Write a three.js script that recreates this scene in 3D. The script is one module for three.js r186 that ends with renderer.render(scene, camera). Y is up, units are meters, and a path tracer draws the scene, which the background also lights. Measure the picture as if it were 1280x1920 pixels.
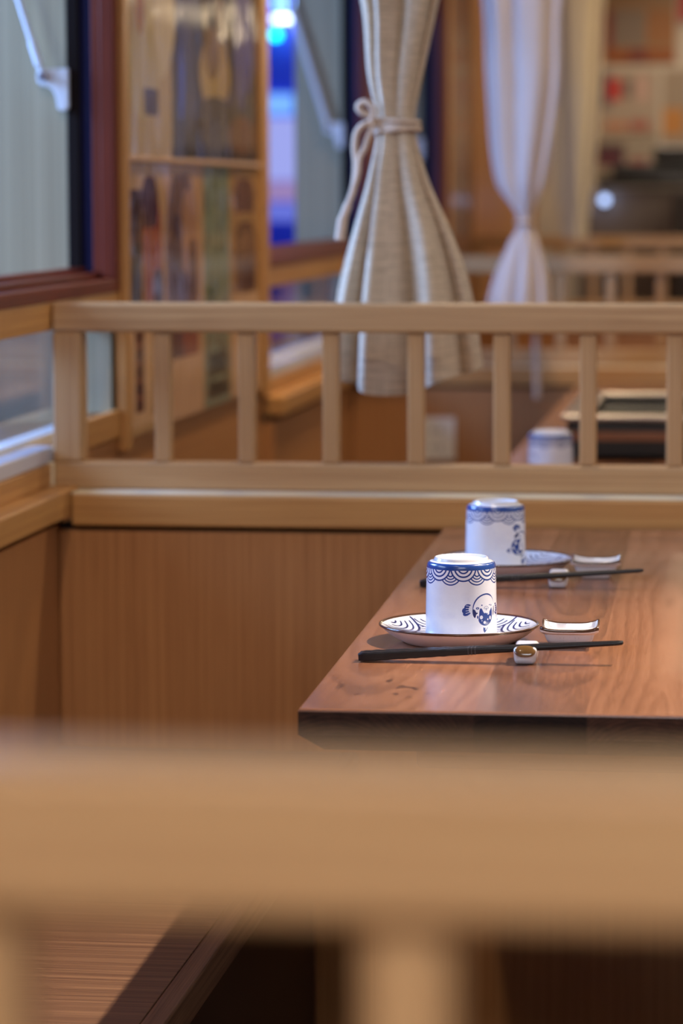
import * as THREE from 'three';
import { RoundedBoxGeometry } from 'three/addons/geometries/RoundedBoxGeometry.js';
import { mergeGeometries } from 'three/addons/utils/BufferGeometryUtils.js';
import { ImprovedNoise } from 'three/addons/math/ImprovedNoise.js';
import { RectAreaLightUniformsLib } from 'three/addons/lights/RectAreaLightUniformsLib.js';

// ------------------------------------------------------------------ camera, sky, light, exposure
const scene = new THREE.Scene();
const camera = new THREE.PerspectiveCamera(19.455, 1280 / 1920, 0.05, 80);
camera.position.set(0, 1.176, 0);
camera.rotation.order = 'YXZ';
camera.rotation.set(-0.10656, 0.13840, -0.003);
camera.focus = 2.80;
camera.userData.fStop = 4.8;
scene.add(camera);

scene.background = new THREE.Color(0.020, 0.030, 0.36);        // deep blue dusk outside the windows
RectAreaLightUniformsLib.init();
const renderer = new THREE.WebGLRenderer({ antialias: true });
renderer.toneMapping = THREE.LinearToneMapping;
renderer.toneMappingExposure = 1.07;
renderer.shadowMap.enabled = true;

const COOL = new THREE.Color(0.86, 0.90, 1.0), NEUTRAL = new THREE.Color(1.0, 0.91, 0.80), WARM = new THREE.Color(1.0, 0.85, 0.69), AMBER = new THREE.Color(1.0, 0.78, 0.50);
// recessed spots in the ceiling: x, z, intensity, colour, size of the light (x 2 cm)
// x, z, intensity, colour, size, [aim x, y, z, half angle]
// x, z, intensity, colour, size, [aim x, y, z, half angle]
const SPOTS = [
  [0.83, -3.25, 35, WARM, 1.0, [0.0, 0.75, -2.50, 0.42]], [1.85, -4.4, 8, NEUTRAL, 1.2, [-0.3, 0.7, -2.7, 0.62]], [-0.5, -5.0, 6.5, AMBER, 1.5], [-0.35, -6.1, 4.0, AMBER, 2.0],
  [0.1, -7.6, 4.0, AMBER, 2.0], [0.1, -9.0, 3.5, AMBER, 2.0], [-0.3, -11.9, 7.0, WARM, 2.0], [1.7, -1.4, 2.0, WARM, 2.0],  // the spot nearest the far wall is added to brighten it
  [1.7, -7.2, 5.0, AMBER, 2.0], [0.2, 0.5, 5.6, WARM, 2.0], [-0.6, -1.6, 6.0, WARM, 2.0, [-0.4, 0.8, -3.9, 0.42]],  // last spot added to lift the oak railing and its ledge
];
// fill light panels added at the ceiling, out of view: x, z, width, depth, radiance, colour
const FILL_PANELS = [[0.3, 1.3, 1.6, 1.2, 8.7, COOL], [1.75, -3.2, 0.6, 1.2, 4.0, COOL], [1.75, -6.4, 0.6, 1.2, 4.0, WARM], [1.2, -10.4, 1.2, 0.6, 3.5, WARM]];
// added unseen light boxes outside, shining in at the windows: x, y, z, width, height, radiance, colour
const STREET_FILL = [
  { x: -2.9, y: 2.1, z: -3.9, w: 1.2, h: 1.1, power: 44, color: new THREE.Color(0.28, 0.50, 1.0), label: 'added blue light box outside, unseen, shining in at the windows' },
  { x: -2.8, y: 1.95, z: -1.7, w: 1.6, h: 1.2, power: 6, color: new THREE.Color(0.56, 0.76, 1.0), label: 'added cool white light box outside, unseen, shining in at the windows' },
  { x: -3.0, y: 1.7, z: -10.5, w: 4.0, h: 1.5, power: 5, glow: 1.6, color: new THREE.Color(0.25, 0.48, 1.0), label: 'added long blue light box outside, unseen, for the sill to mirror' },
];

// ------------------------------------------------------------------ helpers
const noiseGen = new ImprovedNoise();
const N3 = (x, y, z = 0) => noiseGen.noise(x, y, z);
const fbm = (x, y, z = 0) => N3(x, y, z) * 0.55 + N3(x * 2.1, y * 2.1, z + 7) * 0.28 + N3(x * 4.3, y * 4.3, z + 13) * 0.17;
let seedState = 12345;
const rnd = (a = 0, b = 1) => { seedState = (seedState * 1664525 + 1013904223) >>> 0; return a + (b - a) * (seedState / 4294967296); };
const smooth = (a, b, x) => { const t = Math.min(1, Math.max(0, (x - a) / (b - a))); return t * t * (3 - 2 * t); };
const lerp = (a, b, t) => a + (b - a) * t;
const used = new Map();
function numbered(n) { const k = used.get(n) ?? 0; used.set(n, k + 1); return k ? n + '_' + String(k).padStart(3, '0') : n; }
function tag(o, label, category, group) { o.userData.label = label; if (category) o.userData.category = category; if (group) o.userData.group = group; return o; }
function thing(name, label, category, pos = [0, 0, 0], turn = 0, group) {
  const o = new THREE.Group(); o.name = numbered(name); o.position.set(...pos); o.rotation.y = turn; scene.add(o);
  return tag(o, label, category, group);
}
function structure(name) { const o = new THREE.Group(); o.name = name; o.userData.kind = 'structure'; scene.add(o); return o; }
function part(name, geo, mat, parent, label) {
  const m = new THREE.Mesh(geo, mat); m.name = parent === scene ? numbered(name) : name; m.castShadow = m.receiveShadow = true; parent.add(m);
  if (label) m.userData.label = label;
  return m;
}
function copyOf(o, label, pos, turn) {
  const c = o.clone(); c.name = numbered(o.name.replace(/_\d{3}$/, '')); c.userData = { ...o.userData, label };
  if (pos) c.position.set(...pos); if (turn !== undefined) c.rotation.y = turn;
  scene.add(c); return c;
}
// box from bounds, rounded edges, uv in metres with u along the grain
function bx(x0, x1, y0, y1, z0, z1, grain = 'x', r = 0.002) {
  const w = Math.abs(x1 - x0), h = Math.abs(y1 - y0), d = Math.abs(z1 - z0);
  r = Math.min(r, w / 2.2, h / 2.2, d / 2.2);
  const g = r > 0.0004 ? new RoundedBoxGeometry(w, h, d, 2, r) : new THREE.BoxGeometry(w, h, d);
  g.translate((x0 + x1) / 2, (y0 + y1) / 2, (z0 + z1) / 2);
  return woodUV(g, grain);
}
function woodUV(g, grain = 'x', ou = rnd(0, 2), ov = rnd(0, 2)) {
  if (g.index) g = g.toNonIndexed();
  const p = g.attributes.position, n = g.attributes.normal, uv = new Float32Array(p.count * 2);
  for (let f = 0; f < p.count; f += 3) {
    const ax = Math.abs(n.getX(f) + n.getX(f + 1) + n.getX(f + 2)), ay = Math.abs(n.getY(f) + n.getY(f + 1) + n.getY(f + 2)), az = Math.abs(n.getZ(f) + n.getZ(f + 1) + n.getZ(f + 2));
    const dom = ax > ay && ax > az ? 'x' : ay > az ? 'y' : 'z';
    const rest = ['x', 'y', 'z'].filter((a) => a !== dom);
    const ua = rest.includes(grain) ? grain : rest[0], va = rest.find((a) => a !== ua);
    for (let k = f; k < f + 3; k++) {
      const c = { x: p.getX(k), y: p.getY(k), z: p.getZ(k) };
      uv[k * 2] = c[ua] + ou; uv[k * 2 + 1] = c[va] + ov;
    }
  }
  g.setAttribute('uv', new THREE.BufferAttribute(uv, 2));
  return g;
}
function dataTex(w, h, fn, { srgb = true, sx = 1, sy = 1, mirror = true } = {}) {
  const d = new Uint8Array(w * h * 4);
  for (let j = 0; j < h; j++) for (let i = 0; i < w; i++) {
    const c = fn(i / w, j / h, i, j), k = (j * w + i) * 4;
    d[k] = Math.max(0, Math.min(255, c[0])); d[k + 1] = Math.max(0, Math.min(255, c[1])); d[k + 2] = Math.max(0, Math.min(255, c[2])); d[k + 3] = 255;
  }
  const t = new THREE.DataTexture(d, w, h); t.magFilter = t.minFilter = THREE.LinearFilter;
  t.wrapS = t.wrapT = mirror ? THREE.MirroredRepeatWrapping : THREE.RepeatWrapping;
  t.repeat.set(1 / sx, 1 / sy); if (srgb) t.colorSpace = THREE.SRGBColorSpace; t.needsUpdate = true; return t;
}
function canvasTex(w, h, draw, srgb = true) {
  const c = document.createElement('canvas'); c.width = w; c.height = h; draw(c.getContext('2d'), w, h);
  const t = new THREE.CanvasTexture(c); t.magFilter = t.minFilter = THREE.LinearFilter; if (srgb) t.colorSpace = THREE.SRGBColorSpace; return t;
}
const mix3 = (a, b, t) => [lerp(a[0], b[0], t), lerp(a[1], b[1], t), lerp(a[2], b[2], t)];
const std = (o) => new THREE.MeshPhysicalMaterial(o);
const rgb = (r, g, b) => new THREE.Color().setRGB(r / 255, g / 255, b / 255, THREE.SRGBColorSpace);

// straight-grained oak: fine streaks along u (1 m x 0.25 m tile)
function oakTex(light, dark, seed, contrast = 1) {
  return dataTex(512, 1024, (u, v) => {
    const wob = N3(u * 2.2, v * 3, seed) * 0.02, y = v + wob * 0.25;
    let t = 0.5 + 0.55 * N3(u * 1.3, y * 34, seed + 1) + 0.4 * N3(u * 5, y * 110, seed + 2) + 0.3 * N3(u * 14, y * 300, seed + 3);
    const pore = smooth(0.28, 0.5, N3(u * 9, y * 210, seed + 5)) * 0.35;
    t = Math.min(1, Math.max(0, 0.5 + (t - 0.5) * contrast + pore * contrast));
    return mix3(light, dark, t);
  }, { sx: 1, sy: 0.25 });
}
// walnut table top, one metre along the grain, boards side by side; v runs across the boards
const BOARDS = [0, 0.146, 0.238, 0.352, 0.455, 0.585, 0.70];
const boardAt = (x) => { let k = 0; while (k < BOARDS.length - 2 && x >= BOARDS[k + 1]) k++; return k; };
const TABLE_W = 0.70, TABLE_L = 1.358;
const boardLook = BOARDS.map((_, k) => ({ c: [0.03, 0.05, 0.055, 0.02, 0.09, 0.05, 0.04][k], tone: [0.02, -0.12, 0.10, -0.05, 0.12, -0.02, 0][k], s: 3.7 * k + 1.3, slope: [0.05, 0.06, -0.035, 0.05, -0.04, 0.06, 0][k] }));
const walnutTop = dataTex(1024, 1024, (u, v) => {
  const x = v * TABLE_W, l = u * TABLE_L, k = boardAt(x), b = boardLook[k], xl = x - BOARDS[k];
  const h = 0.03 + b.slope * (l - 0.6) + 0.030 * N3(l * 1.6, b.s, 2.2) + 0.006 * N3(l * 7, xl * 12, b.s);
  const cx = b.c + 0.022 * N3(l * 1.3, b.s + 5, 1.1);
  const r = Math.sqrt((xl - cx) ** 2 + h * h) + 0.0025 * fbm(l * 9, xl * 60, b.s);
  const ring = r * 85 + 0.9 * N3(l * 2, xl * 9, b.s + 9), fr = ring - Math.floor(ring);
  let t = 0.40 + 0.15 * smooth(0.1, 0.9, fr) - 0.15 * smooth(0.80, 1, fr) + 0.30 * N3(l * 1.2, xl * 12, b.s + 3);
  t += 0.13 * N3(l * 22, x * 420, 4) + 0.10 * smooth(0.25, 0.5, N3(l * 60, x * 900, 8)) - b.tone;
  t += 0.10 * N3(l * 3.4, xl * 45, b.s + 20);
  // knot with cracks near the front corner of the first board
  const kd = Math.hypot((l - 1.245) / 1.3, x - 0.062), ka = Math.atan2(x - 0.062, l - 1.245);
  if (kd < 0.06) {
    t += 0.16 * smooth(0.055, 0.0, kd) * (0.5 + 0.8 * N3(kd * 110, ka * 1.1, 5));
    t += 0.5 * smooth(0.34, 0.52, N3(l * 42 + x * 18, x * 75, 31)) * smooth(0.055, 0.03, kd);
  }
  t = Math.min(1, Math.max(0, t));
  return t < 0.5 ? mix3([172, 119, 86], [130, 83, 56], t * 2) : mix3([130, 83, 56], [66, 39, 27], t * 2 - 1);
}, { sx: TABLE_L, sy: TABLE_W });
const endGrain = dataTex(512, 256, (u, v) => {
  const x = u * TABLE_W, k = boardAt(x), b = boardLook[k];
  const r = Math.hypot(x - BOARDS[k] - b.c, v * 0.05 + 0.03) * 260 + fbm(x * 40, v * 3, b.s) * 1.4, fr = r - Math.floor(r);
  const t = Math.min(1, Math.max(0, 0.4 + 0.35 * smooth(0, 1, fr) + 0.4 * fbm(x * 90, v * 5, 3) - [0.0, -0.35, 0.25, -0.1, 0.2, 0, 0][k]));
  return mix3([92, 58, 40], [30, 17, 12], t);
}, { sx: TABLE_W, sy: 0.05 });

const M = {};
const bumpStreak = dataTex(256, 512, (u, v) => { const g = 128 + 70 * N3(u * 4, v * 90, 3) + 50 * N3(u * 8, v * 220, 5); return [g, g, g]; }, { srgb: false, sx: 0.5, sy: 0.25 });
M.oak = std({ map: oakTex([205, 166, 118], [165, 124, 83], 3, 0.75), roughness: 0.42, specularIntensity: 0.7, bumpMap: bumpStreak, bumpScale: 0.0002 });
M.oakWarm = std({ map: oakTex([214, 160, 94], [174, 120, 66], 7, 0.75), roughness: 0.42, specularIntensity: 0.7, bumpMap: bumpStreak, bumpScale: 0.0002 });
M.panel = std({ map: oakTex([196, 137, 83], [163, 108, 63], 11, 0.9), roughness: 0.45, specularIntensity: 0.6, bumpMap: bumpStreak, bumpScale: 0.0002 });
M.seat = std({ map: oakTex([150, 113, 84], [102, 72, 54], 17, 1.15), roughness: 0.42, specularIntensity: 0.7, bumpMap: bumpStreak, bumpScale: 0.0003 });
M.walnut = std({ map: walnutTop, roughness: 0.22, specularIntensity: 1.0 });
M.walnutEnd = std({ map: endGrain, roughness: 0.5, specularIntensity: 0.5 });
M.redwood = std({ map: oakTex([132, 58, 37], [88, 35, 22], 23, 0.9), roughness: 0.42, specularIntensity: 0.5 });
M.darkFrame = std({ color: rgb(24, 15, 14), roughness: 0.7, specularIntensity: 0.3 });
M.reflectNavy = std({ color: rgb(26, 32, 84), roughness: 0.4, specularIntensity: 0.4 });  // navy stands in for blue light reflected in the dark jamb gap
M.gapShade = std({ color: rgb(40, 22, 14), roughness: 0.8 });  // dark brown stands for the shade in the gap under the ledges
M.whiteMetal = std({ color: rgb(224, 230, 238), roughness: 0.35 });
M.sill = std({ color: rgb(214, 216, 226), roughness: 0.1, specularIntensity: 1 });
M.stone = std({ map: dataTex(256, 256, (u, v) => { const g = 46 + 24 * fbm(u * 6, v * 30, 2) + 12 * N3(u * 90, v * 90, 1); return [g * 0.96, g, g * 1.04]; }, { sx: 1, sy: 1 }), roughness: 0.55 });
M.reveal = std({ map: dataTex(64, 512, (u, v) => { const t = 0.5 + 0.5 * N3(v * 34, u * 0.6, 4) + 0.35 * N3(v * 90, u, 9); return mix3([184, 172, 140], [160, 148, 118], Math.min(1, Math.max(0, t))); }, { sx: 1, sy: 0.25 }), roughness: 0.7 });
M.paleTrim = std({ color: rgb(228, 212, 176), roughness: 0.4 });  // pale material of the ledge-top strips and the corner bead
M.glass = std({ color: 0xf2f6ff, roughness: 0.02, transmission: 1, thickness: 0, ior: 1.5 });
M.plaster = std({ color: rgb(188, 176, 158), roughness: 0.9 });
M.ceiling = std({ color: rgb(206, 200, 190), roughness: 0.9 });
M.floor = std({ map: oakTex([50, 38, 30], [32, 22, 18], 41, 1), roughness: 0.5 });
M.white = std({ color: rgb(240, 232, 216), roughness: 0.35 });
M.black = std({ color: rgb(16, 15, 16), roughness: 0.35 });
M.chop = std({ color: rgb(20, 19, 22), roughness: 0.36, specularIntensity: 0.8 });
M.chopRing = std({ color: rgb(70, 70, 76), roughness: 0.3 });
M.steel = std({ color: rgb(176, 166, 158), roughness: 0.3, metalness: 1 });
M.brown = std({ color: rgb(74, 46, 28), roughness: 0.16, clearcoat: 1, clearcoatRoughness: 0.08 });
M.bronze = std({ color: rgb(112, 80, 42), roughness: 0.2, clearcoat: 1, clearcoatRoughness: 0.06 });
M.rope = std({ map: dataTex(128, 128, (u, v) => { const s = Math.sin((u * 3 + v * 1) * Math.PI * 8) * 0.5 + 0.5; return mix3([226, 206, 186], [176, 152, 132], 1 - s); }, { sx: 0.05, sy: 0.02, mirror: false }), roughness: 0.9 });
function linenTex(light, dark, seed) {
  return dataTex(512, 512, (u, v) => {
    let t = 0.5 + 0.45 * N3(u * 5, v * 90, seed) + 0.35 * N3(u * 150, v * 6, seed + 4) + 0.35 * N3(u * 9, v * 220, seed + 8) + 0.2 * N3(u * 40, v * 40, seed + 2);
    return mix3(light, dark, Math.min(1, Math.max(0, t)));
  }, { sx: 0.35, sy: 0.35 });
}
M.linen = std({ map: linenTex([230, 210, 184], [174, 156, 133], 5), roughness: 0.95, side: THREE.DoubleSide, transmission: 0.12, thickness: 0 });
M.sheer = std({ color: rgb(232, 220, 214), roughness: 0.95, side: THREE.DoubleSide, transmission: 0.3, thickness: 0 });
M.beige = std({ color: rgb(196, 178, 146), roughness: 0.95, side: THREE.DoubleSide });
const speck = (c, r, g, b) => [r + c, g + c, b + c];
M.glaze = std({ map: dataTex(256, 256, (u, v, i, j) => { const n = N3(u * 60, v * 60, 3), s = smooth(0.45, 0.6, n) * -26; return speck(s + 5 * N3(u * 8, v * 8, 1), 220, 218, 222); }, { sx: 0.05, sy: 0.05 }), roughness: 0.22, clearcoat: 0.6, clearcoatRoughness: 0.06 });
M.clay = std({ map: dataTex(256, 256, (u, v) => { const n = N3(u * 70, v * 70, 5), s = smooth(0.4, 0.6, n) * -22; return speck(s, 242, 228, 222); }, { sx: 0.05, sy: 0.05 }), roughness: 0.4, clearcoat: 0.2 });

// ------------------------------------------------------------------ room shell
const WX = -0.92, X1 = 3.0, Z0 = 2.2, Z1 = -12.6, CEIL = 2.65;
{
  const f = structure('floor'); part('floor_surface', bx(WX - 0.25, X1 + 0.1, -0.1, 0, Z1 - 0.1, Z0 + 0.1, 'z', 0), M.floor, f);
  const c = structure('ceiling'); part('ceiling_surface', bx(WX - 0.25, X1 + 0.1, CEIL, CEIL + 0.1, Z1 - 0.1, Z0 + 0.1, 'x', 0), M.ceiling, c);
  const r = structure('wall_right'); part('wall_surface', bx(X1, X1 + 0.1, 0, CEIL, Z1, Z0, 'y', 0), M.plaster, r);
  const n = structure('wall_front'); part('wall_surface', bx(WX, X1, 0, CEIL, Z0, Z0 + 0.1, 'y', 0), M.plaster, n);
  const b = structure('wall_back'); part('wall_surface', bx(WX - 0.2, X1, 0, CEIL, Z1 - 0.1, Z1, 'y', 0), M.plaster, b);
}
// left wall: windows between z ranges, a picture wall between the first and the second
const WIN = [[-4.27, -0.6], [-7.15, -5.57], [-8.87, -7.27]];
const WALLBITS = [[Z1, -8.87], [-7.27, -7.15], [-5.57, -4.27], [-0.6, Z0]];
const WTOP = 2.15;
{
  const w = structure('wall_left');
  for (const [a, b, o] of [[-3.86, Z0, 0.015], [-5.57, -3.86, -0.006], [Z1, -5.57, 0.015]]) part('wall_panel', bx(WX - 0.186, WX + o, 0, 0.744, a, b, 'y', 0), M.panel, w);
  for (const [a, b] of [[-3.86, Z0], [Z1, -5.57]]) {
    part('ledge', bx(WX - 0.05, WX + 0.035, 0.756, 0.793, a, b, 'z', 0.004), M.oakWarm, w);
    part('shade_gap', bx(WX - 0.2, WX + 0.008, 0.744, 0.756, a, b, 'z', 0), M.gapShade, w);
    part('wall_band', bx(WX - 0.186, WX, 0.793, 0.8212, a, b, 'z', 0.002), M.oakWarm, w);
  }
  part('wall_panel', bx(WX - 0.186, WX - 0.006, 0.744, 0.8212, -5.57, -3.86, 'z', 0.001), M.panel, w);
  part('corner_bead', bx(WX - 0.004, WX + 0.003, 0.789, 0.8240, -3.8395, -3.832, 'y', 0.002), M.paleTrim, w, 'pale bead in the corner');
  part('wall_header', bx(WX - 0.186, WX, WTOP, CEIL, Z1, Z0, 'z', 0.002), M.panel, w);
  for (const [a, b] of WALLBITS) part('wall_panel', bx(WX - 0.186, WX - 0.006, 0.8212, WTOP, a + 0.0, b - 0.0, 'y', 0), M.panel, w);
  // light posts that frame each window and the picture wall
  for (const [z, h] of [[-4.288, 0.018], [-5.537, 0.033], [-7.21, 0.028], [-8.90, 0.028]]) part('post', bx(WX - 0.02, WX + 0.010, 0.80, WTOP, z - h, z + h, 'y', 0.003), M.oakWarm, w);
  part('post', bx(WX - 0.02, WX + 0.010, 0.80, WTOP, -9.72, -9.66, 'y', 0.003), M.oakWarm, w);
}
WIN.forEach(([za, zb], i) => {
  const w = structure('window_' + (i + 1));
  // light oak rail under the sash, white sill, fixed lower pane
  part('rail', bx(WX - 0.07, WX, 0.9964, 1.034, za, zb, 'z', 0.002), M.oakWarm, w);
  const zs = i ? za : -3.862;
  part('sill', bx(WX - 0.055, WX - 0.003, 0.8215, 0.843, zs, zb, 'z', 0.003), M.sill, w, 'glossy white sill strip');
  part('sill_edge', bx(WX - 0.07, WX - 0.040, 0.8215, 0.849, za, zb, 'z', 0.002), M.white, w);
  if (!i) part('wood_sill', bx(WX - 0.010, WX, 0.8215, 0.862, za, -3.90, 'z', 0.002), M.oakWarm, w);
  part('stone_sill', bx(WX - 0.186, WX - 0.07, 0.8215, 0.842, za, zb, 'z', 0.002), M.stone, w);
  part('pane', bx(WX - 0.058, WX - 0.054, 0.849, 0.9964, za + 0.028, zb - 0.028, 'z', 0), M.glass, w, 'lower fixed glass pane');
  // stepped dark red frame
  part('frame', bx(WX - 0.022, WX + 0.002, 1.034, 1.053, za, zb, 'z', 0.002), M.redwood, w);
  part('frame', bx(WX - 0.046, WX - 0.022, 1.034, 1.062, za, zb, 'z', 0.002), M.redwood, w);
  part('frame', bx(WX - 0.070, WX - 0.046, 1.034, 1.069, za, zb, 'z', 0.002), M.redwood, w);
  for (const [e, s] of [[za, 1], [zb, -1]]) {
    part('jamb', bx(WX - 0.020, WX + 0.002, 1.053, WTOP, e, e + s * 0.030, 'y', 0.002), M.redwood, w);
    part('jamb', bx(WX - 0.033, WX - 0.020, 1.062, WTOP, e, e + s * 0.024, 'y', 0.002), M.redwood, w);
    part('track', bx(WX - 0.051, WX - 0.033, 1.062, WTOP, e, e + s * 0.012, 'y', 0.001), M.reflectNavy, w, 'jamb track, navy for blue light reflected in its groove');
    part('jamb', bx(WX - 0.070, WX - 0.051, 1.069, WTOP, e, e + s * 0.024, 'y', 0.002), M.darkFrame, w, 'near black inner jamb');
    part('reveal', bx(WX - 0.186, WX - 0.070, 0.842, WTOP, e - s * 0.01, e + s * 0.006, 'y', 0.001), M.reveal, w, 'pale grey beige outer reveal');
    part('reveal', bx(WX - 0.070, WX - 0.012, 0.856, 0.9964, e - s * 0.01, e + s * 0.005, 'y', 0.001), M.reveal, w, 'pale grey beige outer reveal');
  }
  part('head', bx(WX - 0.070, WX + 0.002, WTOP - 0.06, WTOP, za, zb, 'z', 0.002), M.redwood, w);
  // awning sash pushed open, its glass and the white stays that hold it
  const sash = new THREE.Group(); sash.name = 'sash'; sash.position.set(WX - 0.06, WTOP - 0.07, 0); sash.rotation.z = -0.36; w.add(sash);
  part('sash_frame', mergeGeometries([bx(-0.015, 0.015, -0.36, -0.31, za + 0.04, zb - 0.04, 'z', 0.002), bx(-0.015, 0.015, -0.06, 0, za + 0.04, zb - 0.04, 'z', 0.002),
    bx(-0.015, 0.015, -0.31, -0.06, za + 0.04, za + 0.10, 'y', 0.002), bx(-0.015, 0.015, -0.31, -0.06, zb - 0.10, zb - 0.04, 'y', 0.002)]), M.redwood, sash);
  part('sash_pane', bx(-0.002, 0.002, -0.31, -0.06, za + 0.1, zb - 0.1, 'y', 0), M.glass, sash);
  const by = [1.296, 1.283, 1.275][i], zz = za + 0.030;
  const s = new THREE.Shape();
  s.moveTo(0, 0.057); s.lineTo(-0.034, 0.057); s.bezierCurveTo(-0.046, 0.057, -0.046, 0.036, -0.034, 0.035); s.bezierCurveTo(-0.020, 0.034, -0.014, 0.022, -0.013, 0.004); s.bezierCurveTo(-0.012, -0.002, 0, -0.002, 0, 0.004); s.closePath();
  const bg = new THREE.ExtrudeGeometry(s, { depth: 0.008, bevelEnabled: true, bevelSize: 0.0015, bevelThickness: 0.0015, bevelSegments: 2, curveSegments: 10 });
  bg.translate(WX - 0.066, by, zz - 0.004);
  const arm = part('stay_arm', new THREE.CapsuleGeometry(i ? 0.007 : 0.0045, 0.40, 4, 10), M.whiteMetal, w, 'white metal window stay');
  const dir = new THREE.Vector3(-0.31, 1, 0).normalize(), base = new THREE.Vector3(WX - 0.066 - 0.034, by + 0.047, zz + 0.010);
  arm.quaternion.setFromUnitVectors(new THREE.Vector3(0, 1, 0), dir); arm.position.copy(base).addScaledVector(dir, 0.205);
  part('stay_bracket', bg, M.whiteMetal, w, 'white curved stay bracket');
  const piv = new THREE.CylinderGeometry(0.006, 0.006, 0.014, 16); piv.rotateX(Math.PI / 2); piv.translate(base.x, base.y, base.z);
  part('pivot', piv, M.steel, w);
  if (!i) { const sl = part('stay_sleeve', new THREE.CylinderGeometry(0.0062, 0.0062, 0.034, 14), M.whiteMetal, w); sl.quaternion.copy(arm.quaternion); sl.position.copy(base).addScaledVector(dir, 0.035); }
});

// ------------------------------------------------------------------ prints on the walls
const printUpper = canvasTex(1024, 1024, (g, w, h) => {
  g.fillStyle = '#7d6a5a'; g.fillRect(0, 0, w, h);
  g.fillStyle = '#b99a68'; g.fillRect(0, 0, w * 0.34, h);
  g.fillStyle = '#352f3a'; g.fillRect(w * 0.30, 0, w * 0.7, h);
  const blob = (x, y, rx, ry, c, a = 1, rot = 0) => { g.globalAlpha = a; g.fillStyle = c; g.beginPath(); g.ellipse(x * w, y * h, rx * w, ry * h, rot, 0, 7); g.fill(); g.globalAlpha = 1; };
  blob(0.08, 0.62, 0.06, 0.05, '#8a3a20'); blob(0.2, 0.75, 0.13, 0.12, '#c7ae7c'); blob(0.12, 0.86, 0.10, 0.08, '#bda46e');
  g.fillStyle = '#42241c'; g.fillRect(w * 0.12, h * 0.885, w * 0.09, h * 0.045); blob(0.1, 0.7, 0.03, 0.1, '#a8692f');
  for (let k = 0; k < 60; k++) blob(rnd(0.34, 0.98), rnd(0.02, 0.96), rnd(0.015, 0.06), rnd(0.03, 0.16), ['#3c3c78', '#262a60', '#5d4a48', '#5a5070', '#1c181e', '#4450c0', '#2c2428'][k % 7], 0.85, rnd(-0.3, 0.3));  // blue tones of the print deepened to stand for reflected blue lights
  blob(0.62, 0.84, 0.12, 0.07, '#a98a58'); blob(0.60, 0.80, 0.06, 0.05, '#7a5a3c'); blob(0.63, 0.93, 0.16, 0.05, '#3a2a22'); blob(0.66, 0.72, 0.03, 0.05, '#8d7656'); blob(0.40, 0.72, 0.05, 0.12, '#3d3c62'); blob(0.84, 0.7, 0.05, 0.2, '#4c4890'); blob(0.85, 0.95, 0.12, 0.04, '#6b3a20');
});
const printLower = canvasTex(1024, 512, (g, w, h) => {
  g.fillStyle = '#c8986c'; g.fillRect(0, 0, w, h);
  const R = (x, y, ww, hh, c) => { g.fillStyle = c; g.fillRect(x * w, y * h, ww * w, hh * h); };
  const figure = (x, top, bot, wd, c) => { g.fillStyle = c; g.beginPath(); g.moveTo((x - wd * 0.3) * w, top * h); g.bezierCurveTo((x - wd * 0.8) * w, lerp(top, bot, 0.3) * h, (x - wd * 0.4) * w, lerp(top, bot, 0.7) * h, (x - wd * 0.5) * w, bot * h); g.lineTo((x + wd * 0.5) * w, bot * h); g.bezierCurveTo((x + wd * 0.6) * w, lerp(top, bot, 0.7) * h, (x + wd * 0.7) * w, lerp(top, bot, 0.3) * h, (x + wd * 0.3) * w, top * h); g.fill(); };
  R(0, 0, 0.24, 1, '#c59a68'); R(0.02, 0.1, 0.08, 0.85, '#46241e'); R(0.03, 0.30, 0.06, 0.28, '#33302c');
  figure(0.165, 0.12, 0.52, 0.11, '#9a4422'); figure(0.15, 0.05, 0.24, 0.09, '#4e2230'); figure(0.20, 0.40, 0.56, 0.06, '#3a201c');
  R(0.02, 0.57, 0.2, 0.4, '#e0b488'); R(0.05, 0.58, 0.055, 0.34, '#5c2f26'); R(0.14, 0.60, 0.07, 0.35, '#c99f70');
  for (let k = 0; k < 10; k++) { R(0.055, 0.6 + k * 0.032, 0.04, 0.018, k % 2 ? '#3a2024' : '#8b5a44'); R(0.16, 0.63 + k * 0.032, 0.03, 0.012, k % 3 ? '#b8895c' : '#7f6250'); }
  figure(0.36, 0.04, 0.8, 0.20, '#7b5a52'); figure(0.33, 0.2, 0.8, 0.10, '#56393f'); figure(0.42, 0.1, 0.45, 0.10, '#b07e5c'); figure(0.44, 0.3, 0.7, 0.06, '#6a4028'); figure(0.38, 0.42, 0.8, 0.05, '#5d4a66'); figure(0.42, 0.55, 0.82, 0.10, '#8d4a40');
  R(0.28, 0.76, 0.22, 0.24, '#d8a880');
  R(0.52, 0.0, 0.21, 1, '#8a9078');
  for (let k = 0; k < 90; k++) { g.globalAlpha = 0.55; g.fillStyle = ['#8f8e70', '#5a6150', '#a09a78', '#66705c', '#4b5446'][k % 5]; g.beginPath(); g.ellipse(rnd(0.53, 0.72) * w, rnd(0.02, 0.98) * h, rnd(3, 20), rnd(8, 34), 0, 0, 7); g.fill(); } g.globalAlpha = 1;
  R(0.54, 0.5, 0.08, 0.1, '#4e6030'); R(0.55, 0.78, 0.16, 0.10, '#263022'); R(0.55, 0.9, 0.17, 0.07, '#3e3a2c');
  R(0.73, 0, 0.27, 1, '#b98c5e'); figure(0.87, 0.24, 0.54, 0.18, '#7d5640'); figure(0.86, 0.05, 0.2, 0.16, '#7c5348'); figure(0.89, 0.42, 0.55, 0.12, '#5c332a'); R(0.75, 0.56, 0.24, 0.44, '#dcae86');
});
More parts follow.
